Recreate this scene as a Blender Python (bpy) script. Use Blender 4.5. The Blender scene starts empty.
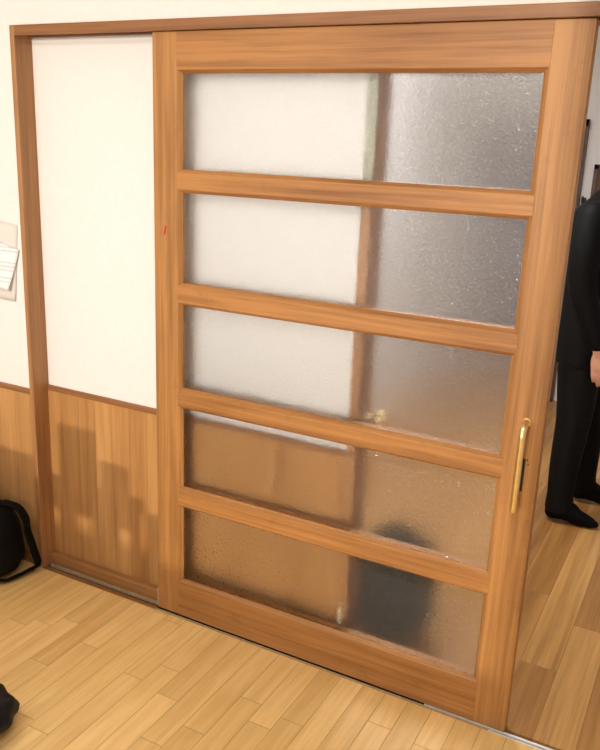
import bpy, bmesh, math, random
from mathutils import Vector, Matrix

SC = bpy.context.scene
COL = SC.collection
random.seed(7)

# ------------------------------------------------------------ camera
cam_d = bpy.data.cameras.new('camera')
cam = bpy.data.objects.new('camera', cam_d)
COL.objects.link(cam)
Rw = ((0.8812253340851085, 0.471080087147761, 0.03905716399646776),      # image right in the room
      (0.16375627675462656, -0.22672936295319107, -0.9600925360600937),   # image down
      (-0.44342506964542633, 0.8524537215988315, -0.27694197973989193))   # looking direction
cam.matrix_world = Matrix((
    (Rw[0][0], -Rw[1][0], -Rw[2][0], 1.58262),
    (Rw[0][1], -Rw[1][1], -Rw[2][1], -2.01619),
    (Rw[0][2], -Rw[1][2], -Rw[2][2], 1.60850),
    (0, 0, 0, 1)))
cam_d.sensor_fit = 'AUTO'
cam_d.sensor_width = 36
cam_d.lens = 803.03 / 750 * 36
cam_d.clip_start = 0.02
SC.camera = cam

# ------------------------------------------------------------ world, sun, exposure
w = bpy.data.worlds.new('sky')
SC.world = w
w.use_nodes = True
wn = w.node_tree.nodes
wn['Background'].inputs[0].default_value = (0.92, 0.96, 1.0, 1)
wn['Background'].inputs[1].default_value = 3.0

SUN_ELEV = math.radians(4.5)
sd = bpy.data.lights.new('sun', 'SUN')
sd.energy = 2.1
sd.angle = math.radians(1.4)
sd.color = (1.0, 0.86, 0.66)
sun = bpy.data.objects.new('sun', sd)
COL.objects.link(sun)
sun.rotation_euler = Vector((0, math.cos(SUN_ELEV), -math.sin(SUN_ELEV))).to_track_quat('-Z', 'Y').to_euler()
sun.location = (0, -6, 2.2)

ROOM_LAMP = 18      # watts of each ceiling fitting
HALL_LAMP = 42

SC.view_settings.view_transform = 'Standard'
SC.view_settings.look = 'None'
SC.view_settings.gamma = 1
SC.view_settings.use_curve_mapping = False
SC.view_settings.exposure = -0.36
SC.cycles.max_bounces = 14
SC.cycles.transmission_bounces = 10
SC.cycles.diffuse_bounces = 6

# ------------------------------------------------------------ node helpers
def srgb(r, g, b):
    def f(c):
        c /= 255
        return c / 12.92 if c <= 0.04045 else ((c + 0.055) / 1.055) ** 2.4
    return (f(r), f(g), f(b), 1)

class NT:
    def __init__(self, name):
        self.m = bpy.data.materials.new(name)
        self.m.use_nodes = True
        self.t = self.m.node_tree
        self.b = self.t.nodes['Principled BSDF']
    def n(self, kind, **kw):
        x = self.t.nodes.new(kind)
        for k, v in kw.items():
            setattr(x, k, v)
        return x
    def l(self, a, b):
        self.t.links.new(a, b)
    def val(self, sock, v):
        if hasattr(v, 'links') or isinstance(v, bpy.types.NodeSocket):
            self.l(v, sock)
        else:
            sock.default_value = v
    def math(self, op, a, b=0.0, c=0.0):
        x = self.n('ShaderNodeMath', operation=op)
        self.val(x.inputs[0], a); self.val(x.inputs[1], b); self.val(x.inputs[2], c)
        return x.outputs[0]
    def comb(self, x, y, z):
        c = self.n('ShaderNodeCombineXYZ')
        self.val(c.inputs[0], x); self.val(c.inputs[1], y); self.val(c.inputs[2], z)
        return c.outputs[0]
    def ramp(self, fac, stops):
        r = self.n('ShaderNodeValToRGB')
        el = r.color_ramp.elements
        while len(el) < len(stops):
            el.new(0.5)
        for e, (p, c) in zip(el, stops):
            e.position = p; e.color = c
        self.l(fac, r.inputs[0])
        return r.outputs[0]
    def mix(self, fac, a, b, mode='MIX'):
        x = self.n('ShaderNodeMix', data_type='RGBA', blend_type=mode)
        self.val(x.inputs[0], fac); self.val(x.inputs[6], a); self.val(x.inputs[7], b)
        return x.outputs[2]
    def noise(self, vec, scale, detail=4, rough=0.55, dist=0.0):
        x = self.n('ShaderNodeTexNoise')
        self.l(vec, x.inputs['Vector'])
        x.inputs['Scale'].default_value = scale
        x.inputs['Detail'].default_value = detail
        x.inputs['Roughness'].default_value = rough
        x.inputs['Distortion'].default_value = dist
        return x.outputs['Fac']
    def rand(self, vec):
        x = self.n('ShaderNodeTexWhiteNoise', noise_dimensions='3D')
        self.l(vec, x.inputs['Vector'])
        return x.outputs['Value']
    def bump(self, h, strength, dist):
        x = self.n('ShaderNodeBump')
        x.inputs['Strength'].default_value = strength
        x.inputs['Distance'].default_value = dist
        self.l(h, x.inputs['Height'])
        self.l(x.outputs[0], self.b.inputs['Normal'])
        return x.outputs[0]

def plain(name, col, rough=0.5, metal=0.0, noise_scale=0, noise_amt=0.06, bump=0.0, spec=0.5):
    t = NT(name)
    t.b.inputs['Roughness'].default_value = rough
    t.b.inputs['Metallic'].default_value = metal
    t.b.inputs['Specular IOR Level'].default_value = spec
    if noise_scale:
        tc = t.n('ShaderNodeTexCoord').outputs['Object']
        nz = t.noise(tc, noise_scale)
        lo = tuple(c * (1 - noise_amt) for c in col[:3]) + (1,)
        hi = tuple(min(1, c * (1 + noise_amt)) for c in col[:3]) + (1,)
        t.l(t.ramp(nz, [(0.3, lo), (0.7, hi)]), t.b.inputs['Base Color'])
        if bump:
            t.bump(nz, bump, 0.002)
    else:
        t.b.inputs['Base Color'].default_value = col
    return t.m

def wood(name, dark, light, axis, rough=0.42, grain=52.0, along=1.6, board=None, length=None, x0=0.0,
         tone=0.25, joint=0.0016, wear=0.0, spec=0.4, per_object=True, cross='x', coat=0.0, jdark=0.7):
    """grain runs along `axis` (object coordinates); board = width of each board across it"""
    t = NT(name)
    tc = t.n('ShaderNodeTexCoord').outputs['Object']
    sep = t.n('ShaderNodeSeparateXYZ'); t.l(tc, sep.inputs[0])
    ax = dict(x=sep.outputs[0], y=sep.outputs[1], z=sep.outputs[2])
    g = ax[axis]
    others = [ax[k] for k in 'xyz' if k != axis]
    oi = t.n('ShaderNodeObjectInfo').outputs['Random']
    off = t.math('MULTIPLY', oi, 37.0 if per_object else 0.0)
    tone_sock = None
    joint_sock = None
    if board:
        u = t.math('DIVIDE', t.math('SUBTRACT', ax[cross], x0), board)
        i = t.math('FLOOR', u)
        fu = t.math('SUBTRACT', u, i)
        e1 = t.math('MINIMUM', fu, t.math('SUBTRACT', 1.0, fu))
        e1 = t.math('MULTIPLY', e1, board)
        if length:
            ro = t.rand(t.comb(i, 3.3, 1.1))
            v = t.math('ADD', t.math('DIVIDE', g, length), t.math('MULTIPLY', ro, 7.0))
            j = t.math('FLOOR', v)
            fv = t.math('SUBTRACT', v, j)
            e2 = t.math('MULTIPLY', t.math('MINIMUM', fv, t.math('SUBTRACT', 1.0, fv)), length)
            edge = t.math('MINIMUM', e1, e2)
        else:
            j = 0.0
            edge = e1
        r = t.rand(t.comb(i, j, 5.7))
        tone_sock = r
        off = t.math('ADD', off, t.math('MULTIPLY', r, 91.0))
        joint_sock = t.math('LESS_THAN', edge, joint / 2)
        edge_b = t.math('MINIMUM', t.math('DIVIDE', edge, joint * 1.4), 1.0)
    gs = t.math('ADD', t.math('MULTIPLY', g, along), off)
    a = t.math('MULTIPLY', others[0], grain)
    b = t.math('MULTIPLY', others[1], grain)
    n1 = t.noise(t.comb(t.math('ADD', a, off), b, gs), 1.0, 5, 0.6, 0.35)
    n2 = t.noise(t.comb(t.math('MULTIPLY', a, 5.0), t.math('MULTIPLY', b, 5.0), t.math('MULTIPLY', gs, 3.0)), 1.0, 2, 0.5)
    big = t.noise(t.comb(t.math('ADD', t.math('MULTIPLY', others[0], 5.0), off), t.math('MULTIPLY', others[1], 5.0), t.math('MULTIPLY', gs, 1.3)), 1.0, 2, 0.5)
    f = t.math('ADD', t.math('MULTIPLY', n1, 0.62), t.math('ADD', t.math('MULTIPLY', n2, 0.16), t.math('MULTIPLY', big, 0.28)))
    col = t.ramp(f, [(0.36, dark), (0.62, light)])
    if tone_sock is not None:
        k = t.math('ADD', 1.0 - tone * 0.6, t.math('MULTIPLY', tone_sock, tone))
        kk = t.n('ShaderNodeCombineColor')
        for s in range(3):
            t.l(t.math('POWER', k, (0.75, 1.0, 1.35)[s]), kk.inputs[s])
        col = t.mix(1.0, col, kk.outputs[0], 'MULTIPLY')
        jd = tuple(c * 0.34 for c in dark[:3]) + (1,)
        col = t.mix(t.math('MULTIPLY', joint_sock, jdark), col, jd)
        h = t.math('ADD', edge_b, t.math('MULTIPLY', n1, 0.10))
        t.bump(h, 0.5, 0.0015)
    else:
        t.bump(n1, 0.12, 0.001)
    if wear:
        wn_ = t.noise(tc, 9.0, 6, 0.7)
        wf = t.ramp(wn_, [(0.60, (0, 0, 0, 1)), (0.72, (wear, wear, wear, 1))])
        col = t.mix(wf, col, tuple(c * 0.55 for c in dark[:3]) + (1,))
    t.l(col, t.b.inputs['Base Color'])
    t.b.inputs['Roughness'].default_value = rough
    t.b.inputs['Specular IOR Level'].default_value = spec
    t.b.inputs['Coat Weight'].default_value = coat
    t.b.inputs['Coat Roughness'].default_value = 0.25
    return t.m

M = {}
HSEED = 3
DW_D, DW_L = srgb(136, 91, 47), srgb(182, 130, 75)
M['door_v'] = wood('door wood upright', DW_D, DW_L, 'z', wear=0.25)
M['door_h'] = wood('door wood level', srgb(130, 84, 42), srgb(180, 126, 71), 'x', wear=0.25)
M['trim_v'] = wood('frame wood upright', srgb(132, 90, 53), srgb(172, 124, 80), 'z')
M['trim_h'] = wood('frame wood level', srgb(118, 77, 45), srgb(156, 107, 68), 'x')
M['wains'] = wood('wainscot boards', srgb(160, 112, 64), srgb(192, 144, 90), 'z', board=0.078, x0=-0.537, tone=0.22, joint=0.0016, grain=24, along=1.2, rough=0.36, jdark=0.3)
M['floor'] = wood('parquet', srgb(218, 173, 104), srgb(243, 204, 136), 'y', board=0.0745, length=0.62, x0=0.063, tone=0.2, joint=0.0016, grain=30, along=2.0, rough=0.38, per_object=False)
M['hall_floor'] = wood('hall boards', srgb(140, 97, 48), srgb(186, 138, 78), 'y', board=0.117, length=1.3, x0=1.203+0.117*HSEED, tone=0.55, joint=0.0014, grain=36, along=1.1, rough=0.36, per_object=False)
M['sill'] = wood('sill wood', srgb(110, 72, 40), srgb(150, 104, 62), 'x')
M['dark_wood'] = wood('dark stained wood', srgb(58, 36, 26), srgb(86, 54, 38), 'z')
M['chair_wood'] = wood('chair wood', srgb(170, 118, 70), srgb(200, 150, 96), 'z')
M['plaster'] = plain('white plaster', (0.80, 0.79, 0.775, 1), 0.9, noise_scale=60, noise_amt=0.02, bump=0.05)
M['panel'] = plain('white panel paper', (0.80, 0.79, 0.78, 1), 0.85, noise_scale=45, noise_amt=0.015, bump=0.03)
M['ceiling'] = plain('ceiling board', (0.82, 0.81, 0.78, 1), 0.9, noise_scale=40, noise_amt=0.03)
M['brass'] = plain('polished brass', srgb(244, 218, 156), 0.28, 1.0, noise_scale=30, noise_amt=0.08)
M['black_metal'] = plain('black metal', (0.012, 0.012, 0.012, 1), 0.45, noise_scale=60)
M['alu'] = plain('aluminium rail', (0.82, 0.81, 0.79, 1), 0.35, 0.25, noise_scale=80)
M['groove'] = plain('dark groove', (0.02, 0.015, 0.012, 1), 0.8, noise_scale=80)
M['black_nylon'] = plain('black nylon', (0.0035, 0.0035, 0.004, 1), 0.65, noise_scale=260, noise_amt=0.5, bump=0.4, spec=0.15)
M['navy_nylon'] = plain('navy nylon', (0.006, 0.007, 0.012, 1), 0.55, noise_scale=200, noise_amt=0.4, bump=0.3, spec=0.25)
M['strap'] = plain('webbing', (0.003, 0.003, 0.003, 1), 0.75, noise_scale=400, noise_amt=0.4, bump=0.4, spec=0.12)
M['suit'] = plain('black suiting', (0.0022, 0.0021, 0.0023, 1), 0.65, noise_scale=300, noise_amt=0.35, bump=0.2, spec=0.12)
M['sock'] = plain('black sock', (0.0025, 0.0025, 0.003, 1), 0.85, noise_scale=300, noise_amt=0.3, spec=0.1)
M['shirt'] = plain('white shirt', (0.75, 0.76, 0.78, 1), 0.8, noise_scale=120)
M['skin'] = plain('skin', srgb(214, 160, 130), 0.5, noise_scale=40, noise_amt=0.06)
M['hair'] = plain('black hair', (0.012, 0.010, 0.009, 1), 0.4, noise_scale=120, noise_amt=0.5, bump=0.5)
M['lip'] = plain('lips', srgb(176, 104, 92), 0.45, noise_scale=60)
M['eye'] = plain('eye', (0.05, 0.035, 0.03, 1), 0.15, noise_scale=60)
M['ivory'] = plain('ivory plastic', srgb(226, 214, 184), 0.5, noise_scale=60, noise_amt=0.08)
M['green'] = plain('pale green felt', srgb(168, 168, 152), 0.9, noise_scale=120, noise_amt=0.1)
M['red'] = plain('red ink', srgb(190, 30, 14), 0.6, noise_scale=200)
M['grey_door'] = plain('grey brown door paint', srgb(124, 114, 118), 0.5, noise_scale=30, noise_amt=0.05)
M['tape'] = plain('worn white edge', srgb(176, 150, 116), 0.8, noise_scale=90, noise_amt=0.2)
M['cardboard'] = plain('cardboard', srgb(176, 132, 84), 0.85, noise_scale=40, noise_amt=0.1)
M['white_metal'] = plain('white enamel', (0.8, 0.8, 0.78, 1), 0.4, noise_scale=40, noise_amt=0.03)
M['curtain'] = plain('cream fabric', srgb(226, 214, 190), 0.9, noise_scale=60)
M['art'] = plain('brown print', srgb(96, 70, 54), 0.7, noise_scale=12, noise_amt=0.4)

def glow(name, col, strength):
    t = NT(name)
    t.b.inputs['Base Color'].default_value = (0.9, 0.9, 0.9, 1)
    t.b.inputs['Emission Color'].default_value = col
    t.b.inputs['Emission Strength'].default_value = strength
    return t.m
M['tube'] = glow('lamp diffuser', (1.0, 0.96, 0.88, 1), 2.5)

def pebbles(t, strength, cells=0.8):
    tc = t.n('ShaderNodeTexCoord').outputs['Object']
    n1 = t.noise(tc, 150.0, 1.5, 0.5, 0.4)
    v = t.n('ShaderNodeTexVoronoi', feature='SMOOTH_F1'); t.l(tc, v.inputs['Vector']); v.inputs['Scale'].default_value = 150
    h = t.math('ADD', n1, t.math('MULTIPLY', v.outputs['Distance'], cells))
    b = t.n('ShaderNodeBump'); b.inputs['Strength'].default_value = strength; b.inputs['Distance'].default_value = 0.004
    t.l(h, b.inputs['Height'])
    return b.outputs[0]

def glass_front():
    t = NT('pebbled glass, room face')
    t.t.nodes.remove(t.b)
    out = t.t.nodes['Material Output']
    a = t.n('ShaderNodeBsdfTransparent')
    g = t.n('ShaderNodeBsdfGlossy'); g.inputs['Roughness'].default_value = 0.09
    t.l(pebbles(t, 0.7, 0.7), g.inputs['Normal'])
    fr = t.n('ShaderNodeFresnel'); fr.inputs['IOR'].default_value = 1.5
    mx = t.n('ShaderNodeMixShader')
    t.l(fr.outputs[0], mx.inputs[0]); t.l(a.outputs[0], mx.inputs[1]); t.l(g.outputs[0], mx.inputs[2])
    t.l(mx.outputs[0], out.inputs['Surface'])
    return t.m

def frosted():
    t = NT('frosted glass, far face')
    t.t.nodes.remove(t.b)
    f = t.n('ShaderNodeBsdfGlass', distribution='MULTI_GGX')
    f.inputs['Roughness'].default_value = FR
    f.inputs['IOR'].default_value = FI
    f.inputs['Color'].default_value = (1.0, 1.0, 0.995, 1)
    t.l(pebbles(t, FB, FC), f.inputs['Normal'])
    t.l(f.outputs[0], t.t.nodes['Material Output'].inputs['Surface'])
    return t.m
FR, FI, FB, FC = 0.56, 1.20, 0.44, 0.7
M['glass'] = glass_front()
M['frost'] = frosted()

def clear_glass():
    t = NT('window glass')
    t.t.nodes.remove(t.b)
    out = t.t.nodes['Material Output']
    a = t.n('ShaderNodeBsdfTransparent'); g = t.n('ShaderNodeBsdfGlossy'); g.inputs['Roughness'].default_value = 0.02
    fr = t.n('ShaderNodeFresnel'); mx = t.n('ShaderNodeMixShader')
    t.l(fr.outputs[0], mx.inputs[0]); t.l(a.outputs[0], mx.inputs[1]); t.l(g.outputs[0], mx.inputs[2])
    t.l(mx.outputs[0], out.inputs['Surface'])
    return t.m
M['clear'] = clear_glass()

def paper_mat(name, col, lines):
    t = NT(name)
    tc = t.n('ShaderNodeTexCoord').outputs['Object']
    sep = t.n('ShaderNodeSeparateXYZ'); t.l(tc, sep.inputs[0])
    c = col
    if lines:
        z = t.math('DIVIDE', sep.outputs[2], 0.0135)
        fz = t.math('FRACT', z)
        row = t.math('LESS_THAN', fz, 0.42)
        gl = t.noise(t.comb(t.math('MULTIPLY', sep.outputs[0], 330.0), t.math('FLOOR', z), 0.0), 1.0, 2)
        ink = t.math('MULTIPLY', row, t.math('GREATER_THAN', gl, 0.47))
        keep = t.math('GREATER_THAN', t.rand(t.comb(t.math('FLOOR', z), 2.0, 0.0)), 0.35)
        c = t.mix(t.math('MULTIPLY', t.math('MULTIPLY', ink, keep), 0.45), col, (0.22, 0.22, 0.24, 1))
        t.l(c, t.b.inputs['Base Color'])
    else:
        t.b.inputs['Base Color'].default_value = col
    t.b.inputs['Roughness'].default_value = 0.85
    return t.m
M['print'] = paper_mat('printed paper', (0.86, 0.86, 0.87, 1), True)
M['sheet'] = paper_mat('cream paper', (0.72, 0.69, 0.66, 1), False)

# ------------------------------------------------------------ mesh helpers
def box(bm, x0, x1, y0, y1, z0, z1, bev=0.0, seg=2):
    r = bmesh.ops.create_cube(bm, size=1.0, matrix=Matrix.Translation(((x0+x1)/2, (y0+y1)/2, (z0+z1)/2)) @
                              Matrix.Diagonal((x1-x0, y1-y0, z1-z0, 1)))
    if bev:
        ed = list({e for v in r['verts'] for e in v.link_edges})
        bmesh.ops.bevel(bm, geom=ed, offset=bev, segments=seg, profile=0.5, affect='EDGES')
    return bm

def hexa(bm, pts):
    """8 points: bottom loop of four, then top loop of four"""
    v = [bm.verts.new(p) for p in pts]
    for f in ((3, 2, 1, 0), (4, 5, 6, 7), (0, 1, 5, 4), (1, 2, 6, 5), (2, 3, 7, 6), (3, 0, 4, 7)):
        bm.faces.new([v[i] for i in f])
    return bm

def tube(bm, pts, r, n=12, caps=True, flat=None):
    """sweep a circle (or a flat strap section (w, t)) along points"""
    pts = [Vector(p) for p in pts]
    rings = []
    prev = None
    for i, p in enumerate(pts):
        d = (pts[min(i+1, len(pts)-1)] - pts[max(i-1, 0)]).normalized()
        if prev is None:
            a = Vector((0, 0, 1)) if abs(d.z) < 0.9 else Vector((1, 0, 0))
            u = d.cross(a).normalized()
        else:
            u = (prev - d * prev.dot(d)).normalized()
        prev = u
        vv = d.cross(u)
        rr = r[i] if isinstance(r, (list, tuple)) else r
        ring = []
        for k in range(n):
            a = 2*math.pi*k/n
            if flat:
                ca, sa = math.cos(a), math.sin(a)
                cx = math.copysign(abs(ca)**0.5, ca) * flat[0]/2
                cy = math.copysign(abs(sa)**0.5, sa) * flat[1]/2
                ring.append(bm.verts.new(p + u*cx + vv*cy))
            else:
                ring.append(bm.verts.new(p + (u*math.cos(a) + vv*math.sin(a))*rr))
        rings.append(ring)
    for a, b in zip(rings, rings[1:]):
        for k in range(n):
            bm.faces.new((a[k], a[(k+1) % n], b[(k+1) % n], b[k]))
    if caps:
        bm.faces.new(rings[0][::-1]); bm.faces.new(rings[-1])
    return bm

def spline(pts, n=8):
    """Catmull-Rom through points"""
    P = [Vector(p) for p in pts]
    P = [P[0]*2 - P[1]] + P + [P[-1]*2 - P[-2]]
    out = []
    for i in range(1, len(P)-2):
        for k in range(n):
            t = k/n
            a, b, c, d = P[i-1:i+3]
            out.append(0.5*((2*b) + (c-a)*t + (2*a-5*b+4*c-d)*t*t + (3*b-a-3*c+d)*t**3))
    out.append(P[-2])
    return out

def lathe(bm, prof, n=24, center=(0, 0, 0), axis='z'):
    """prof: (radius, height) pairs"""
    c = Vector(center)
    rings = []
    for r, h in prof:
        ring = []
        for k in range(n):
            a = 2*math.pi*k/n
            x, y = r*math.cos(a), r*math.sin(a)
            p = {'z': Vector((x, y, h)), 'y': Vector((x, -h, y)), 'x': Vector((h, x, y))}[axis]
            ring.append(bm.verts.new(c + p))
        rings.append(ring)
    for a, b in zip(rings, rings[1:]):
        for k in range(n):
            bm.faces.new((a[k], a[(k+1) % n], b[(k+1) % n], b[k]))
    bm.faces.new(rings[0][::-1]); bm.faces.new(rings[-1])
    return bm

def new():
    return bmesh.new()

def obj(name, bm, mat, parent=None, smooth=False, world=True, bevel=0.0, subsurf=0):
    """link bm as ONE mesh object; when it has a parent its points (given in room metres) are made local"""
    bmesh.ops.recalc_face_normals(bm, faces=bm.faces)
    me = bpy.data.meshes.new(name)
    off = Vector((0, 0, 0))
    if parent is not None and world:
        q = parent
        while q is not None:
            off += q.location; q = q.parent
        bmesh.ops.translate(bm, verts=bm.verts, vec=-off)
    bm.to_mesh(me); bm.free()
    me.materials.append(M[mat])
    if smooth:
        for p in me.polygons:
            p.use_smooth = True
    o = bpy.data.objects.new(name, me)
    COL.objects.link(o)
    if parent is not None:
        o.parent = parent
    if bevel:
        b = o.modifiers.new('bevel', 'BEVEL'); b.width = bevel; b.segments = 2; b.limit_method = 'ANGLE'
    if subsurf:
        s = o.modifiers.new('subdivision', 'SUBSURF'); s.levels = subsurf; s.render_levels = subsurf
    return o

def tag(o, label, cat, group=None, kind=None):
    o['label'] = label; o['category'] = cat
    if group: o['group'] = group
    if kind: o['kind'] = kind
    return o

def thing(name, loc, label, cat, group=None, kind=None):
    o = bpy.data.objects.new(name, None)
    COL.objects.link(o)
    o.location = loc
    o.empty_display_size = 0.1
    return tag(o, label, cat, group, kind)

def struct(name, bm, mat, label, cat, **kw):
    return tag(obj(name, bm, mat, **kw), label, cat, kind='structure')

def rebase(o, p):
    """put the object's origin at p (its base) without moving its points"""
    p = Vector(p)
    o.data.transform(Matrix.Translation(-p))
    o.location = p
    return o

# ------------------------------------------------------------ room shell
XL, XR, YB, CZ = -2.0, 2.7, -3.2, 2.45           # room: left, right, back, ceiling
HXL, HXR, HY = -0.2, 2.9, 3.4                    # hall
OPX0, OPX1 = 0.70, 1.945                         # doorway
HEAD0, HEAD1 = 1.904, 1.935

bm = new(); box(bm, XL, XR, YB, -0.016, -0.05, 0)
box(bm, XL, -0.557, -0.016, 0.0, -0.05, 0)
struct('floor', bm, 'floor', 'yellow oak strip parquet floor of the room in front of the sliding door', 'floor')
bm = new(); box(bm, HXL, HXR, 0.075, HY, -0.05, 0); box(bm, OPX0, OPX1, 0.018, 0.0751, -0.012, 0)
struct('floor_hall', bm, 'hall_floor', 'brown wide board floor of the hall beyond the doorway', 'floor')
bm = new(); box(bm, XL, XR, YB, 0.0, CZ, CZ+0.05)
struct('ceiling', bm, 'ceiling', 'white ceiling of the room', 'ceiling')
bm = new(); box(bm, HXL, HXR, 0.12, HY, CZ, CZ+0.05)
struct('ceiling_hall', bm, 'ceiling', 'white ceiling of the hall', 'ceiling')

# wall that holds the door: left part, part above the head rail, part right of the doorway
bm = new()
box(bm, XL, -0.557, 0.0, 0.12, 0.0, CZ)
box(bm, -0.557, OPX1+0.03, 0.0, 0.12, HEAD1, CZ)
box(bm, OPX1+0.03, XR, 0.0, 0.12, 0.0, CZ)
struct('wall_front', bm, 'plaster', 'off white plastered wall around the sliding door frame', 'wall')
bm = new(); box(bm, -0.537, 0.67, 0.06, 0.12, 0.0, HEAD0)
struct('wall_panel', bm, 'panel', 'white recessed wall panel the door slides over', 'wall')
bm = new(); box(bm, XL-0.1, XL, YB, 0.12, 0, CZ)
struct('wall_left', bm, 'plaster', 'white wall on the left side of the room', 'wall')
bm = new(); box(bm, XR, XR+0.1, YB, 0.0, 0, CZ)
struct('wall_right', bm, 'plaster', 'white wall on the right side of the room', 'wall')
WX0, WX1, WZ0, WZ1 = -1.5, 1.22, 0.40, 2.36
bm = new()
box(bm, XL-0.1, WX0, YB-0.12, YB, 0, CZ); box(bm, WX1, XR+0.1, YB-0.12, YB, 0, CZ)
box(bm, WX0, WX1, YB-0.12, YB, 0, WZ0); box(bm, WX0, WX1, YB-0.12, YB, WZ1, CZ)
struct('wall_back', bm, 'plaster', 'white wall with the window behind the camera', 'wall')
# unseen window in the back wall, its opening sized for the low sun
wt = thing('window_1', ((WX0+WX1)/2, YB-0.06, WZ0), 'unseen window behind the camera, sized to let the low sun in', 'window', kind='structure')
bm = new()
for a, b, c, d in ((WX0, WX1, WZ0, WZ0+0.03), (WX0, WX1, WZ1-0.03, WZ1), (WX0, WX0+0.03, WZ0, WZ1), (WX1-0.012, WX1, WZ0, WZ1)):
    box(bm, a, b, YB-0.1, YB-0.03, c, d)
obj('window_frame', bm, 'alu', wt)
bm = new(); box(bm, WX0+0.01, WX1-0.005, YB-0.062, YB-0.058, WZ0+0.01, WZ1-0.01)
obj('pane', bm, 'clear', wt)

# hall walls
bm = new(); box(bm, HXL-0.1, HXL, 0.12, HY, 0, CZ)
struct('wall_hall_left', bm, 'plaster', 'white wall on the left side of the hall behind the frosted glass', 'wall')
bm = new(); box(bm, HXR, HXR+0.1, 0.12, HY, 0, CZ)
struct('wall_hall_right', bm, 'plaster', 'white wall on the right side of the hall', 'wall')
bm = new(); box(bm, HXL-0.1, HXR+0.1, HY, HY+0.1, 0, CZ)
struct('wall_hall_end', bm, 'plaster', 'pale wall at the far end of the hall behind the person', 'wall')

# ------------------------------------------------------------ frame: jamb, head rail, post, sill
bm = new(); box(bm, -0.557, -0.537, -0.015, 0.12, 0.0, HEAD1, 0.002)
struct('trim_1', bm, 'trim_v', 'brown wooden left jamb of the sliding door frame', 'door frame')
bm = new()
box(bm, -0.537, OPX1+0.03, -0.015, -0.003, HEAD0, HEAD1, 0.0015)
box(bm, -0.537, OPX1+0.03, 0.040, 0.125, HEAD0, HEAD1)
box(bm, -0.537, OPX1+0.03, -0.004, 0.041, HEAD0+0.014, HEAD1)
struct('trim_2', bm, 'trim_h', 'long brown wooden head rail above the sliding door', 'door frame')
post = thing('trim_3', (0.685, 0.09, 0.0), 'brown wooden post at the doorway edge seen through the frosted glass', 'door frame', kind='structure')
bm = new(); box(bm, 0.67, 0.70, 0.052, 0.13, 0.0, HEAD0, 0.0015)
obj('post', bm, 'trim_v', post)
o = obj('seal_strip', box(new(), 0.672, 0.701, 0.050, 0.0525, 1.50, HEAD0-0.002), 'green', post); o['label'] = 'pale green strip at the top of the post'
o = obj('guide_block', box(new(), 0.676, 0.690, 0.044, 0.0525, 0.115, 0.195, 0.002), 'ivory', post); o['label'] = 'small ivory block near the foot of the post'
KX, KY, KZ = 0.70, 0.10, 0.822
o = obj('knob', lathe(new(), [(0.013, 0.0), (0.013, 0.004), (0.009, 0.007), (0.009, 0.030), (0.022, 0.038), (0.029, 0.050), (0.027, 0.062), (0.014, 0.070)], 20, (KX, KY, KZ), 'x'), 'brass', post, smooth=True)
o['label'] = 'round brass knob on the side of the post, blurred behind the third pane'
bm = new(); box(bm, OPX1, OPX1+0.03, -0.015, 0.12, 0.0, HEAD0, 0.002)
struct('trim_4', bm, 'trim_v', 'brown wooden right jamb of the doorway', 'door frame')
# sill with its rail
sill = thing('trim_5', (0.7, 0.03, -0.02), 'door sill with a metal rail between room and hall floors', 'door sill', kind='structure')
bm = new(); box(bm, -0.557, OPX1+0.03, -0.016, 0.075, -0.05, -0.012)
obj('sill_bed', bm, 'groove', sill)
bm = new(); box(bm, -0.537, 0.67, 0.024, 0.060, -0.012, 0.0003); o = obj('worn_edge', bm, 'tape', sill); o['label'] = 'worn whitish edge behind the groove'
bm = new(); box(bm, -0.537, -0.002, -0.0158, 0.006, -0.012, -0.001); obj('front_board', bm, 'sill', sill)
bm = new(); box(bm, -0.002, 1.20, -0.0158, -0.0045, -0.012, -0.0005); o = obj('worn_strip', bm, 'tape', sill); o['label'] = 'worn pale strip along the foot of the door'
bm = new(); box(bm, 1.20, OPX1, -0.016, -0.0125, -0.012, 0.0012); o = obj('front_lip', bm, 'alu', sill); o['label'] = 'thin bright metal edge strip'
bm = new(); box(bm, 1.0, OPX1, -0.001, 0.008, -0.012, -0.001, 0.002); o = obj('rail', bm, 'alu', sill); o['label'] = 'bright metal guide rail'

# wainscot: boards, cap and base, on the panel and left of the jamb
def wainscot(n, x0, x1, y, zc, what, bt=0.012, bh=0.052):
    t = thing('trim_%d' % n, ((x0+x1)/2, y, 0.0), what, 'wainscot', kind='structure')
    bm = new(); box(bm, x0, x1, y-0.006, y, 0.0, zc-0.018)
    obj('boards', bm, 'wains', t)
    bm = new(); box(bm, x0, x1, y-0.010, y, zc-0.020, zc, 0.002)
    obj('cap', bm, 'trim_h', t)
    bm = new(); box(bm, x0, x1, y-bt, y-0.004, 0.0, bh, 0.003)
    obj('base', bm, 'wains_base', t)
M['wains_base'] = wood('wainscot base', srgb(140, 94, 54), srgb(170, 120, 72), 'x')
wainscot(6, -0.537, 0.67, 0.06, 0.722, 'brown board wainscot of the recessed panel with cap and base', 0.033, 0.046)
wainscot(7, XL, -0.557, 0.0, 0.715, 'brown board wainscot left of the door jamb behind the black backpack')

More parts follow.
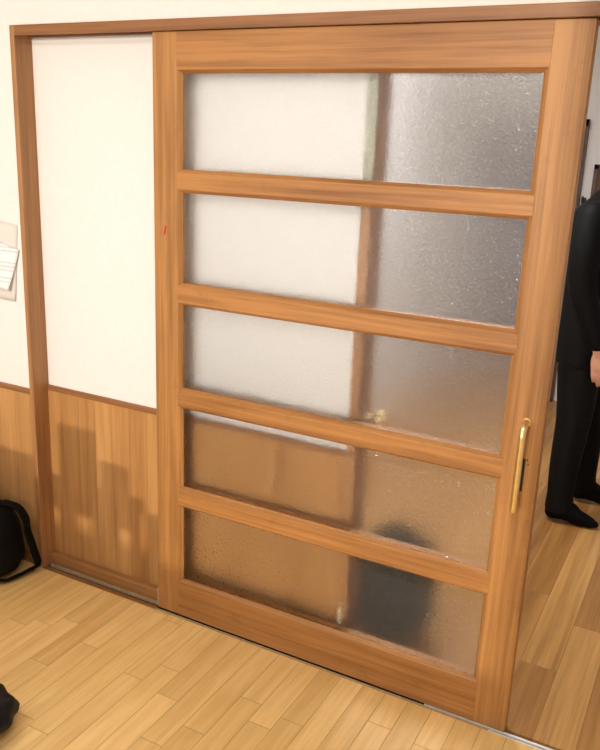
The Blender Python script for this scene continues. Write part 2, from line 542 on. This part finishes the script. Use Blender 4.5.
# ------------------------------------------------------------ the sliding door
D0, D1 = 0.003, 1.243            # outer edges
T = 0.036                        # thickness
door = thing('door_1', ((D0+D1)/2, T/2, 0.002), 'wooden sliding door with five frosted glass panes and a brass handle', 'sliding door', kind='structure')
CH = 0.014                       # width of the moulding slope on the stiles
CZc = 0.010                      # and on the rails
GY = 0.012                       # depth of the slope
def stile(xa, xb, inner):
    bm = new()
    z0, z1 = 0.002, 1.903
    if inner > 0:
        prof = [(xa, 0.0), (xb, 0.0), (xb+CH, GY), (xb+CH, 0.0175), (xb+0.002, T), (xa, T)]
    else:
        prof = [(xa, 0.0), (xb, 0.0), (xb, T), (xa-0.002, T), (xa-CH, 0.0175), (xa-CH, GY)]
    lo = [bm.verts.new((x, y, z0)) for x, y in prof]; hi = [bm.verts.new((x, y, z1)) for x, y in prof]
    n = len(prof)
    bm.faces.new(lo[::-1]); bm.faces.new(hi)
    for k in range(n):
        bm.faces.new((lo[k], lo[(k+1) % n], hi[(k+1) % n], hi[k]))
    return obj('stile', bm, 'door_v', door, bevel=0.0015)
SA, SB = 0.091, 1.151            # flat faces of the stiles end here
stile(D0, SA, 1)
stile(SB, D1, -1)
def rail(z0, z1, up=True, dn=True, name='rail'):
    bm = new()
    cu = CZc if up else 0.0; cd = CZc if dn else 0.0
    xa, xb = SA - 0.001, SB + 0.001
    ya = -0.0004
    rows = [(xa, xb, ya, z0+cd), (xa, xb, ya, z1-cu),
            (xa+(CH if up else 0), xb-(CH if up else 0), GY, z1),
            (xa+(CH if up else 0), xb-(CH if up else 0), T-0.001, z1),
            (xa+(CH if dn else 0), xb-(CH if dn else 0), T-0.001, z0),
            (xa+(CH if dn else 0), xb-(CH if dn else 0), GY, z0)]
    L = [bm.verts.new((a, y, z)) for a, b, y, z in rows]
    Rr = [bm.verts.new((b, y, z)) for a, b, y, z in rows]
    n = len(rows)
    for k in range(n):
        bm.faces.new((L[k], L[(k+1) % n], Rr[(k+1) % n], Rr[k]))
    bm.faces.new(L[::-1]); bm.faces.new(Rr)
    return obj(name, bm, 'door_h', door, bevel=0.0012)
rail(1.790, 1.903, up=False, name='top_rail')
RZ = [(1.451, 1.520), (1.105, 1.176), (0.764, 0.834), (0.412, 0.489)]
for a, b in RZ:
    rail(a, b)
rail(0.002, 0.142, dn=False, name='bottom_rail')
edges = [1.790] + [v for a, b in RZ for v in (b, a)] + [0.142]
for k in range(5):
    zt, zb = edges[2*k], edges[2*k+1]
    bm = new(); box(bm, SA+CH-0.006, SB-CH+0.006, 0.0125, 0.0165, zb-0.006, zt+0.006)
    pane = obj('pane', bm, 'glass', door)
    pane.data.materials.append(M['frost'])
    for p in pane.data.polygons:
        if p.normal.y > 0.9:
            p.material_index = 1          # the frosted side faces the hall
# brass pull handle
HX, HZ0, HZ1 = 1.1995, 0.698, 0.940
pts = spline([(HX, 0.0, HZ1), (HX, -0.016, HZ1), (HX, -0.030, HZ1-0.006), (HX, -0.038, HZ1-0.022), (HX, -0.040, HZ1-0.05),
              (HX, -0.040, HZ0+0.05), (HX, -0.040, HZ0+0.006)], 5) + [Vector((HX, -0.040, HZ0+0.002)), Vector((HX, -0.040, HZ0))]
rad = [0.0092]*(len(pts)-2) + [0.0072, 0.0035]
hd = obj('handle', tube(new(), pts, rad, 18), 'brass', door, smooth=True); hd['label'] = 'brass bar pull handle'
bm = new(); lathe(bm, [(0.0125, 0.0), (0.0125, 0.002), (0.011, 0.004), (0.0085, 0.005)], 24, (HX, 0.0, HZ1), 'y')
obj('rosette', bm, 'brass', hd)
bm = new(); tube(bm, [(HX, 0.0, HZ0+0.03), (HX, -0.04, HZ0+0.03)], 0.0065, 12)
obj('return_post', bm, 'brass', hd, smooth=True)
bm = new(); box(bm, 1.184, 1.208, -0.0012, 0.004, 0.748, 0.840, 0.001)
o = obj('lock_plate', bm, 'black_metal', door); o['label'] = 'black lock plate behind the handle'
for (px, pz) in ((1.213, 0.838), (1.216, 0.826)):
    o = obj('screw_hole', lathe(new(), [(0.0022, 0.0), (0.0022, 0.0006)], 10, (px, 0, pz), 'y'), 'groove', door)
# red pen stroke on the left stile
bm = new()
hexa(bm, [(0.040, -0.0008, 1.322), (0.045, -0.0008, 1.321), (0.045, 0.001, 1.321), (0.040, 0.001, 1.322),
          (0.045, -0.0008, 1.350), (0.051, -0.0008, 1.349), (0.051, 0.001, 1.349), (0.045, 0.001, 1.350)])
o = obj('pen_mark', bm, 'red', door); o['label'] = 'small red stroke on the left stile'
bm = new(); box(bm, -0.004, 0.0035, 0.002, T-0.004, 0.004, 0.075, 0.002)
o = obj('edge_guard', bm, 'tape', door); o['label'] = 'worn whitish guard at the lower left edge'

# ------------------------------------------------------------ lamps the place has
def ceiling_lamp(x, y, z, lx, ly, watts, label, group=None, col=(1.0, 0.985, 0.95)):
    t = thing('ceiling_lamp', (x, y, z), label, 'lamp', group)
    bm = new(); box(bm, x-lx/2, x+lx/2, y-ly/2, y+ly/2, z-0.03, z-0.001, 0.004); obj('housing', bm, 'white_metal', t)
    bm = new(); box(bm, x-lx/2+0.02, x+lx/2-0.02, y-ly/2+0.02, y+ly/2-0.02, z-0.045, z-0.03, 0.004); obj('diffuser', bm, 'tube', t)
    ld = bpy.data.lights.new('lamp_light', 'AREA'); ld.shape = 'RECTANGLE'; ld.size = lx-0.06; ld.size_y = ly-0.06
    ld.energy = watts; ld.color = col
    lo = bpy.data.objects.new('lamp_light', ld); COL.objects.link(lo); lo.parent = t; lo.location = (0, 0, -0.05)
    return t
ceiling_lamp(-0.5, -1.7, CZ, 1.25, 0.5, ROOM_LAMP*0.7, 'white ceiling lamp on the room ceiling nearer the left wall')
ceiling_lamp(1.3, -1.7, CZ, 1.25, 0.5, ROOM_LAMP*1.3, 'white ceiling lamp on the room ceiling nearer the right wall')
ceiling_lamp(0.45, 1.15, CZ, 0.5, 0.5, HALL_LAMP, 'square white ceiling lamp of the hall', col=(1.0, 0.98, 0.98))

# ------------------------------------------------------------ hall: door, frame, hook, door stop
hdr = thing('door_2', (0.3, HY-0.02, 0.0), 'grey brown hinged door at the far end of the hall', 'door', kind='structure')
bm = new(); box(bm, -0.07, 0.67, HY-0.03, HY-0.002, 0.005, 1.78, 0.003); obj('leaf', bm, 'grey_door', hdr)
bm = new()
box(bm, -0.11, -0.07, HY-0.045, HY-0.001, 0, 1.82); box(bm, 0.67, 0.71, HY-0.045, HY-0.001, 0, 1.82); box(bm, -0.11, 0.71, HY-0.045, HY-0.001, 1.78, 1.82)
obj('casing', bm, 'dark_wood', hdr)
bm = new(); tube(bm, spline([(0.60, HY-0.03, 0.95), (0.60, HY-0.08, 0.95), (0.57, HY-0.085, 0.95), (0.49, HY-0.085, 0.95)], 5), 0.009, 10)
obj('door_handle', bm, 'black_metal', hdr, smooth=True)
pf = thing('picture_frame', (0.92, HY-0.012, 1.46), 'dark brown framed picture on the far hall wall above the person', 'picture')
bm = new()
for a, b, c, d in ((0.772, 1.10, 1.335, 1.365), (0.772, 1.10, 1.525, 1.555), (0.772, 0.80, 1.335, 1.555), (1.072, 1.10, 1.335, 1.555)):
    box(bm, a, b, HY-0.025, HY-0.001, c, d, 0.002)
obj('frame', bm, 'dark_wood', pf)
bm = new(); box(bm, 0.795, 1.075, HY-0.014, HY-0.004, 1.36, 1.53); obj('picture', bm, 'art', pf)
hk = thing('coat_hook', (0.735, HY-0.01, 1.31), 'small black coat hook on the far hall wall beside the door casing', 'hook')
bm = new(); box(bm, 0.722, 0.748, HY-0.008, HY-0.001, 1.27, 1.35, 0.002); obj('back_plate', bm, 'black_metal', hk)
bm = new(); tube(bm, spline([(0.735, HY-0.006, 1.33), (0.735, HY-0.05, 1.32), (0.735, HY-0.07, 1.335), (0.735, HY-0.07, 1.36)], 5), 0.007, 8); obj('prong', bm, 'black_metal', hk, smooth=True)
# ------------------------------------------------------------ bags
def superblob(bm, c, h, e=0.6, nu=28, nv=18, fn=None):
    """rounded box / cushion: superellipsoid of half sizes h"""
    def s(v, p): return math.copysign(abs(v)**p, v)
    rows = []
    for j in range(1, nv):
        a = -math.pi/2 + math.pi*j/nv
        row = []
        for i in range(nu):
            b = 2*math.pi*i/nu
            p = Vector((h[0]*s(math.cos(a), e)*s(math.cos(b), e), h[1]*s(math.cos(a), e)*s(math.sin(b), e), h[2]*s(math.sin(a), e)))
            if fn: p = fn(p)
            row.append(bm.verts.new(Vector(c)+p))
        rows.append(row)
    for A, B in zip(rows, rows[1:]):
        for i in range(nu):
            bm.faces.new((A[i], A[(i+1) % nu], B[(i+1) % nu], B[i]))
    for row, z in ((rows[0], -h[2]), (rows[-1], h[2])):
        p = Vector((0, 0, z))
        if fn: p = fn(p)
        v = bm.verts.new(Vector(c)+p)
        for i in range(nu):
            bm.faces.new((row[i], row[(i+1) % nu], v))
    return bm

def creased(amp, seed, f=14.0):
    from mathutils import noise
    def fn(p):
        q = p*f + Vector((seed*7.1, seed*3.3, seed))
        return p + p.normalized()*(noise.noise(q)*amp + noise.noise(q*2.3)*amp*0.5) if p.length > 1e-6 else p
    return fn

bp = thing('backpack', (-0.75, -0.145, 0.0), 'black backpack slumped on the floor against the wainscot left of the jamb', 'backpack')
def slump(seed):
    k = creased(0.008, seed)
    def fn(p):
        p = k(p)
        return Vector((p.x*(1.0 - 0.12*(p.z/0.15)), p.y*(1.0-0.15*p.z/0.15), p.z))
    return fn
obj('body', superblob(new(), (-0.745, -0.145, 0.148), (0.185, 0.115, 0.147), 0.62, fn=slump(1)), 'black_nylon', bp, smooth=True)
obj('front_pocket', superblob(new(), (-0.745, -0.245, 0.10), (0.13, 0.045, 0.085), 0.55, fn=creased(0.005, 2)), 'black_nylon', bp, smooth=True)
obj('zip', tube(new(), spline([(-0.885, -0.20, 0.10), (-0.87, -0.215, 0.22), (-0.745, -0.225, 0.262), (-0.62, -0.215, 0.22), (-0.60, -0.20, 0.10)], 6), 0.004, 8), 'strap', bp, smooth=True)
obj('top_handle', tube(new(), spline([(-0.80, -0.12, 0.285), (-0.79, -0.12, 0.315), (-0.74, -0.12, 0.325), (-0.69, -0.12, 0.31), (-0.68, -0.12, 0.28)], 5), 0.01, 10, flat=(0.022, 0.008)), 'strap', bp, smooth=True)
obj('shoulder_strap', tube(new(), spline([(-0.64, -0.10, 0.285), (-0.575, -0.09, 0.278), (-0.545, -0.080, 0.235), (-0.555, -0.065, 0.175), (-0.540, -0.055, 0.10), (-0.522, -0.055, 0.040), (-0.548, -0.070, 0.018), (-0.560, -0.125, 0.014), (-0.578, -0.175, 0.014), (-0.66, -0.20, 0.02)], 6), 0.01, 12, flat=(0.036, 0.012)), 'strap', bp, smooth=True)
obj('shoulder_strap', tube(new(), spline([(-0.85, -0.09, 0.275), (-0.93, -0.07, 0.24), (-0.965, -0.06, 0.14), (-0.95, -0.06, 0.05), (-0.90, -0.09, 0.02)], 6), 0.01, 12, flat=(0.036, 0.012)), 'strap', bp, smooth=True)

nb = thing('tote_bag', (-0.10, -0.72, 0.0), 'crumpled dark navy cloth bag on the parquet in the lower left corner', 'bag')
obj('body', superblob(new(), (-0.08, -0.815, 0.055), (0.155, 0.17, 0.055), 0.75, 48, 30, fn=creased(0.020, 5, 13)), 'navy_nylon', nb, smooth=True)
for dx in (-0.06, 0.04):
    obj('carry_handle', tube(new(), spline([(-0.16+dx, -0.80, 0.10), (-0.19+dx, -0.86, 0.125), (-0.21+dx, -0.93, 0.07), (-0.20+dx, -0.96, 0.012), (-0.10+dx, -0.95, 0.012), (-0.07+dx, -0.88, 0.08), (-0.09+dx, -0.80, 0.11)], 6), 0.01, 10, flat=(0.024, 0.006)), 'strap', nb, smooth=True)

hb = thing('school_bag', (0.775, 0.25, 0.0), 'upright black bag on the hall floor, a dark blur behind the lowest pane', 'bag')
obj('body', superblob(new(), (0.775, 0.25, 0.185), (0.135, 0.075, 0.185), 0.6, fn=creased(0.006, 9)), 'black_nylon', hb, smooth=True)
obj('front_pocket', superblob(new(), (0.775, 0.168, 0.13), (0.10, 0.022, 0.095), 0.5, fn=creased(0.004, 11)), 'black_nylon', hb, smooth=True)
obj('carry_handle', tube(new(), spline([(0.72, 0.25, 0.345), (0.725, 0.25, 0.39), (0.775, 0.25, 0.40), (0.82, 0.25, 0.39), (0.825, 0.25, 0.345)], 6), 0.01, 10, flat=(0.02, 0.008)), 'strap', hb, smooth=True)

# ------------------------------------------------------------ papers on the wall
def sheet(name, corners, mat, label, lift, curl):
    """corners: TL TR BR BL as (x, z); a sheet hung on the wall at y = 0, its lower part lifting off"""
    bm = new()
    n = 10
    grid = []
    for j in range(n+1):
        v = j/n
        row = []
        for i in range(n+1):
            u = i/n
            tl, tr, br, bl = [Vector((c[0], c[1])) for c in corners]
            p = (tl*(1-u)+tr*u)*(1-v) + (bl*(1-u)+br*u)*v
            y = -lift - curl*(v**2)*(0.35+0.65*u)
            row.append(bm.verts.new((p.x, y, p.y)))
        grid.append(row)
    for j in range(n):
        for i in range(n):
            bm.faces.new((grid[j][i], grid[j][i+1], grid[j+1][i+1], grid[j+1][i]))
    o = obj(name, bm, mat, smooth=True)
    s = o.modifiers.new('thickness', 'SOLIDIFY'); s.thickness = 0.0006
    rebase(o, (corners[3][0], 0, corners[3][1]))
    return tag(o, label, 'paper', 'papers on the wall')
sheet('paper_sheet', [(-0.80, 1.318), (-0.584, 1.301), (-0.612, 1.030), (-0.825, 1.035)], 'sheet', 'cream paper sheet hung on the wall left of the jamb, behind the printed one', 0.002, 0.004)
sheet('paper_sheet', [(-0.80, 1.262), (-0.579, 1.216), (-0.628, 1.066), (-0.84, 1.110)], 'print', 'white printed paper sheet in front, hung askew on the wall left of the jamb', 0.008, 0.016)

# ------------------------------------------------------------ unseen seat and boxes, added to cast the low sun's shadows on the wainscot
shadow_bench = thing('shadow_bench', (-0.86, -1.25, 0.0), 'unseen low wooden seat added left of the view to cast shadow on the wainscot', 'shadow_bench')
obj('seat', box(new(), -1.60, -0.10, -1.42, -1.08, 0.42, 0.46, 0.005), 'chair_wood', shadow_bench)
obj('apron', box(new(), -1.58, -0.12, -1.26, -1.24, 0.33, 0.42, 0.002), 'chair_wood', shadow_bench)
for lx in (-1.56, -0.14):
    for ly in (-1.39, -1.11):
        obj('leg', box(new(), lx-0.02, lx+0.02, ly-0.02, ly+0.02, 0.0, 0.42, 0.003), 'chair_wood', shadow_bench)
def shadow_carton(x0, x1, y, z, sy, sz, label):  # added out of view, spaced so sun patches fall between the shadows
    x, sx = (x0+x1)/2, x1-x0
    t = thing('shadow_box', (x, y, z), label, 'box', 'unseen boxes added to shape the wainscot shadow')
    obj('body', box(new(), x0, x1, y-sy/2, y+sy/2, z+0.001, z+sz, 0.003), 'cardboard', t)
    obj('lid_tape', box(new(), x0-0.001, x1+0.001, y-0.025, y+0.025, z+sz-0.05, z+sz+0.001), 'ivory', t)
shadow_carton(-0.50, -0.315, -1.25, 0.46, 0.26, 0.215, 'unseen tallest cardboard box, added for the top of the wainscot shadow')
shadow_carton(-0.30, -0.165, -1.25, 0.46, 0.26, 0.110, 'unseen low cardboard box beside the tallest one, added for the step in the shadow')
shadow_carton(-1.15, -0.56, -1.25, 0.46, 0.26, 0.085, 'unseen long flat cardboard box, added to shade the wall left of the jamb')
shadow_carton(-1.05, -0.70, -1.25, 0.0, 0.26, 0.325, 'unseen wide cardboard box on the floor, added to block the low sun')
shadow_carton(-0.655, -0.56, -1.25, 0.0, 0.26, 0.32, 'unseen narrow cardboard box on the floor next to the wide one, added to block the low sun')
shadow_carton(-0.51, -0.425, -1.25, 0.0, 0.26, 0.32, 'unseen narrow cardboard box on the floor under the tallest box, added to block the low sun')
shadow_carton(-0.345, -0.215, -1.25, 0.0, 0.26, 0.32, 'unseen square cardboard box on the floor under the low box, added to block the low sun')
shadow_carton(-0.085, 0.0, -1.27, 0.0, 0.26, 0.42, 'unseen upright cardboard box on the floor, added to carry the shadow further right')

# ------------------------------------------------------------ person in the hall
per = thing('person', (1.12, 1.66, 0.0), 'person in black suit and black socks standing sideways in the hall, arm hanging down', 'person')
def loft(bm, rings, n=28):
    """stack of horizontal ellipses: (x, y, z, half depth, half width)"""
    rows = []
    for x, y, z, rx, ry in rings:
        rows.append([bm.verts.new((x+rx*math.cos(2*math.pi*k/n), y+ry*math.sin(2*math.pi*k/n), z)) for k in range(n)])
    for A, B in zip(rows, rows[1:]):
        for k in range(n):
            bm.faces.new((A[k], A[(k+1) % n], B[(k+1) % n], B[k]))
    bm.faces.new(rows[0][::-1]); bm.faces.new(rows[-1])
    return bm

def limb(bm, pts, radii, n=16, sub=6):
    """tapering limb through its joints, rounded at both ends"""
    P = spline(pts, sub)
    rr = []
    for i in range(len(radii)-1):
        for k in range(sub):
            rr.append(radii[i] + (radii[i+1]-radii[i])*k/sub)
    rr.append(radii[-1])
    tube(bm, P, rr, n)
    for p, r in ((P[0], radii[0]), (P[-1], radii[-1])):
        bmesh.ops.create_uvsphere(bm, u_segments=12, v_segments=8, radius=r*0.99, matrix=Matrix.Translation(p))
    return bm

def fused(name, bm, mat, parent, voxel, smooth=4):
    """one continuous surface over the joined volumes"""
    o = obj(name, bm, mat, parent, smooth=True)
    r = o.modifiers.new('remesh', 'REMESH'); r.mode = 'VOXEL'; r.voxel_size = voxel; r.use_smooth_shade = True
    m = o.modifiers.new('smooth', 'SMOOTH'); m.factor = 0.5; m.iterations = smooth
    return o

CY = 1.67
def arm_points(s):
    fx = 0.0 if s < 0 else 0.02
    yy = CY + s*0.185
    return [(1.080, yy-s*0.03, 1.362), (1.072, yy+s*0.015, 1.24), (1.075+fx, yy+s*0.022, 1.09), (1.122+fx, yy+s*0.016, 0.96), (1.172+fx, yy+s*0.01, 0.835)]
def leg_points(s):
    fx = 0.0 if s < 0 else 0.06
    return [(1.100, CY+s*0.085, 0.88), (1.098+fx*0.3, CY+s*0.100, 0.70), (1.105+fx*0.6, CY+s*0.125, 0.48), (1.096+fx*0.8, CY+s*0.138, 0.28), (1.094+fx*0.9, CY+s*0.145, 0.07)]
def foot(bm, s, k=1.0):
    fx = 0.0 if s < 0 else 0.06
    y = CY + s*0.146
    limb(bm, [(1.094+fx*0.9, y, 0.20), (1.086+fx, y, 0.11), (1.078+fx, y, 0.044)], [0.044*k, 0.041*k, 0.040*k])
    limb(bm, [(1.072+fx, y, 0.040), (1.125+fx, y, 0.050), (1.185+fx, y+s*0.004, 0.036), (1.240+fx, y+s*0.004, 0.024), (1.262+fx, y+s*0.003, 0.020)], [0.037*k, 0.042*k, 0.036*k, 0.026*k, 0.017*k])
    limb(bm, [(1.10+fx, y, 0.095), (1.16+fx, y, 0.056)], [0.036*k, 0.034*k])
    return bm
def flat_soles(bm):
    for v in bm.verts:
        if v.co.z < 0.002: v.co.z = 0.002

b = new()
loft(b, [(1.10, CY, 0.80, 0.085, 0.135), (1.095, CY, 0.90, 0.11, 0.165), (1.10, CY, 1.05, 0.10, 0.145), (1.095, CY, 1.22, 0.115, 0.17), (1.085, CY, 1.34, 0.09, 0.17), (1.10, CY, 1.41, 0.06, 0.10)])
limb(b, [(1.105, CY, 1.38), (1.135, CY, 1.47), (1.175, CY, 1.545)], [0.062, 0.054, 0.054])
superblob(b, (1.205, CY, 1.625), (0.098, 0.077, 0.105), 0.95)            # skull
superblob(b, (1.245, CY, 1.560), (0.056, 0.056, 0.062), 0.9)             # jaw
superblob(b, (1.285, CY, 1.523), (0.022, 0.026, 0.018), 0.9)             # chin
limb(b, [(1.292, CY, 1.622), (1.308, CY, 1.592), (1.318, CY, 1.575)], [0.009, 0.012, 0.013])   # nose
superblob(b, (1.290, CY, 1.640), (0.014, 0.052, 0.010), 0.9)             # brow
for s_ in (-1, 1):
    superblob(b, (1.200, CY+s_*0.080, 1.600), (0.020, 0.010, 0.032), 0.9)    # ears
    superblob(b, (1.275, CY+s_*0.034, 1.585), (0.020, 0.022, 0.020), 1.0)    # cheeks
    ap = arm_points(s_)
    limb(b, ap, [0.058, 0.048, 0.042, 0.038, 0.026])
    lp = leg_points(s_)
    limb(b, lp, [0.085, 0.078, 0.055, 0.048, 0.036])
    foot(b, s_, 0.80)
    # hand: palm, four unequal fingers, thumb off the side of the palm
    wx, wy, wz = ap[-1]
    t_ = -s_
    limb(b, [(wx, wy, wz), (wx+0.008, wy, wz-0.03)], [0.026, 0.024])
    superblob(b, (wx+0.018, wy, wz-0.062), (0.040, 0.017, 0.048), 0.75)
    for dx, ln in ((0.031, 0.074), (0.011, 0.084), (-0.009, 0.077), (-0.028, 0.060)):
        limb(b, [(wx+0.018+dx, wy, wz-0.092), (wx+0.024+dx*1.05, wy-t_*0.003, wz-0.098-ln*0.42), (wx+0.026+dx*1.05, wy+t_*0.008, wz-0.098-ln*0.75), (wx+0.025+dx*1.02, wy+t_*0.024, wz-0.098-ln*0.97)],
             [0.0090, 0.0088, 0.0080, 0.0068], 10, 3)
    limb(b, [(wx+0.036, wy+t_*0.008, wz-0.042), (wx+0.062, wy+t_*0.018, wz-0.068), (wx+0.072, wy+t_*0.024, wz-0.096)], [0.013, 0.0105, 0.0085], 10, 3)
flat_soles(b)
body = fused('body', b, 'skin', per, 0.0048, 3)
def blob(name, c, h, mat, parent, e=1.0):
    return obj(name, superblob(new(), c, h, e, 16, 10), mat, parent, smooth=True)
for s_ in (-1, 1):
    blob('eye', (1.289, CY+s_*0.032, 1.619), (0.011, 0.014, 0.008), 'eye', body)
    limb_b = limb(new(), [(1.296, CY+s_*0.016, 1.641), (1.297, CY+s_*0.034, 1.647), (1.285, CY+s_*0.052, 1.641)], [0.004, 0.0045, 0.003], 8, 4)
    obj('eyebrow', limb_b, 'hair', body, smooth=True)
blob('mouth', (1.297, CY, 1.548), (0.010, 0.023, 0.007), 'lip', body)
# short hair: a cap over the skull that leaves the face free
hb_ = new()
superblob(hb_, (1.196, CY, 1.640), (0.104, 0.085, 0.104), 0.95, 30, 20, fn=creased(0.004, 3, 28))
for v in list(hb_.verts):
    if v.co.z < 1.675 - max(0.0, 1.245 - v.co.x)*1.25:
        v.co = Vector((1.20, CY, 1.63)) + (v.co - Vector((1.20, CY, 1.63)))*0.80
obj('hair', hb_, 'hair', per, smooth=True)

b = new()
loft(b, [(1.10, CY, 0.80, 0.115, 0.165), (1.095, CY, 0.90, 0.130, 0.180), (1.10, CY, 1.02, 0.112, 0.158)])
for s_ in (-1, 1):
    limb(b, leg_points(s_)[:4] + [(1.095+(0 if s_ < 0 else 0.054), CY+s_*0.145, 0.115)], [0.096, 0.094, 0.076, 0.066, 0.058], 20)
    p = leg_points(s_)[4]
    loft(b, [(p[0]+0.004, p[1], 0.048, 0.064, 0.055), (p[0]+0.002, p[1], 0.12, 0.060, 0.054)])
fused('trousers', b, 'suit', per, 0.0085, 5)

b = new()
loft(b, [(1.098, CY, 0.725, 0.128, 0.200), (1.096, CY, 0.88, 0.140, 0.200), (1.100, CY, 1.05, 0.138, 0.180), (1.092, CY, 1.22, 0.140, 0.200),
         (1.082, CY, 1.33, 0.124, 0.208), (1.082, CY, 1.39, 0.098, 0.180), (1.102, CY, 1.435, 0.072, 0.105), (1.125, CY, 1.475, 0.062, 0.064)])
for s_ in (-1, 1):
    ap = arm_points(s_)
    limb(b, ap[:4] + [(ap[4][0]-0.003, ap[4][1], ap[4][2]+0.018)], [0.069, 0.065, 0.058, 0.052, 0.042], 18)
fused('suit_jacket', b, 'suit', per, 0.0085, 6)
obj('shirt_collar', loft(new(), [(1.128, CY, 1.462, 0.064, 0.064), (1.146, CY, 1.492, 0.060, 0.060)]), 'shirt', per, smooth=True)
for z in (1.02, 0.93):
    obj('button', lathe(new(), [(0.008, 0.0), (0.009, 0.002), (0.007, 0.004)], 12, (1.234, CY, z), 'x'), 'black_metal', per)
for s_ in (-1, 1):
    b = foot(new(), s_)
    flat_soles(b)
    fused('sock', b, 'sock', per, 0.006, 4)
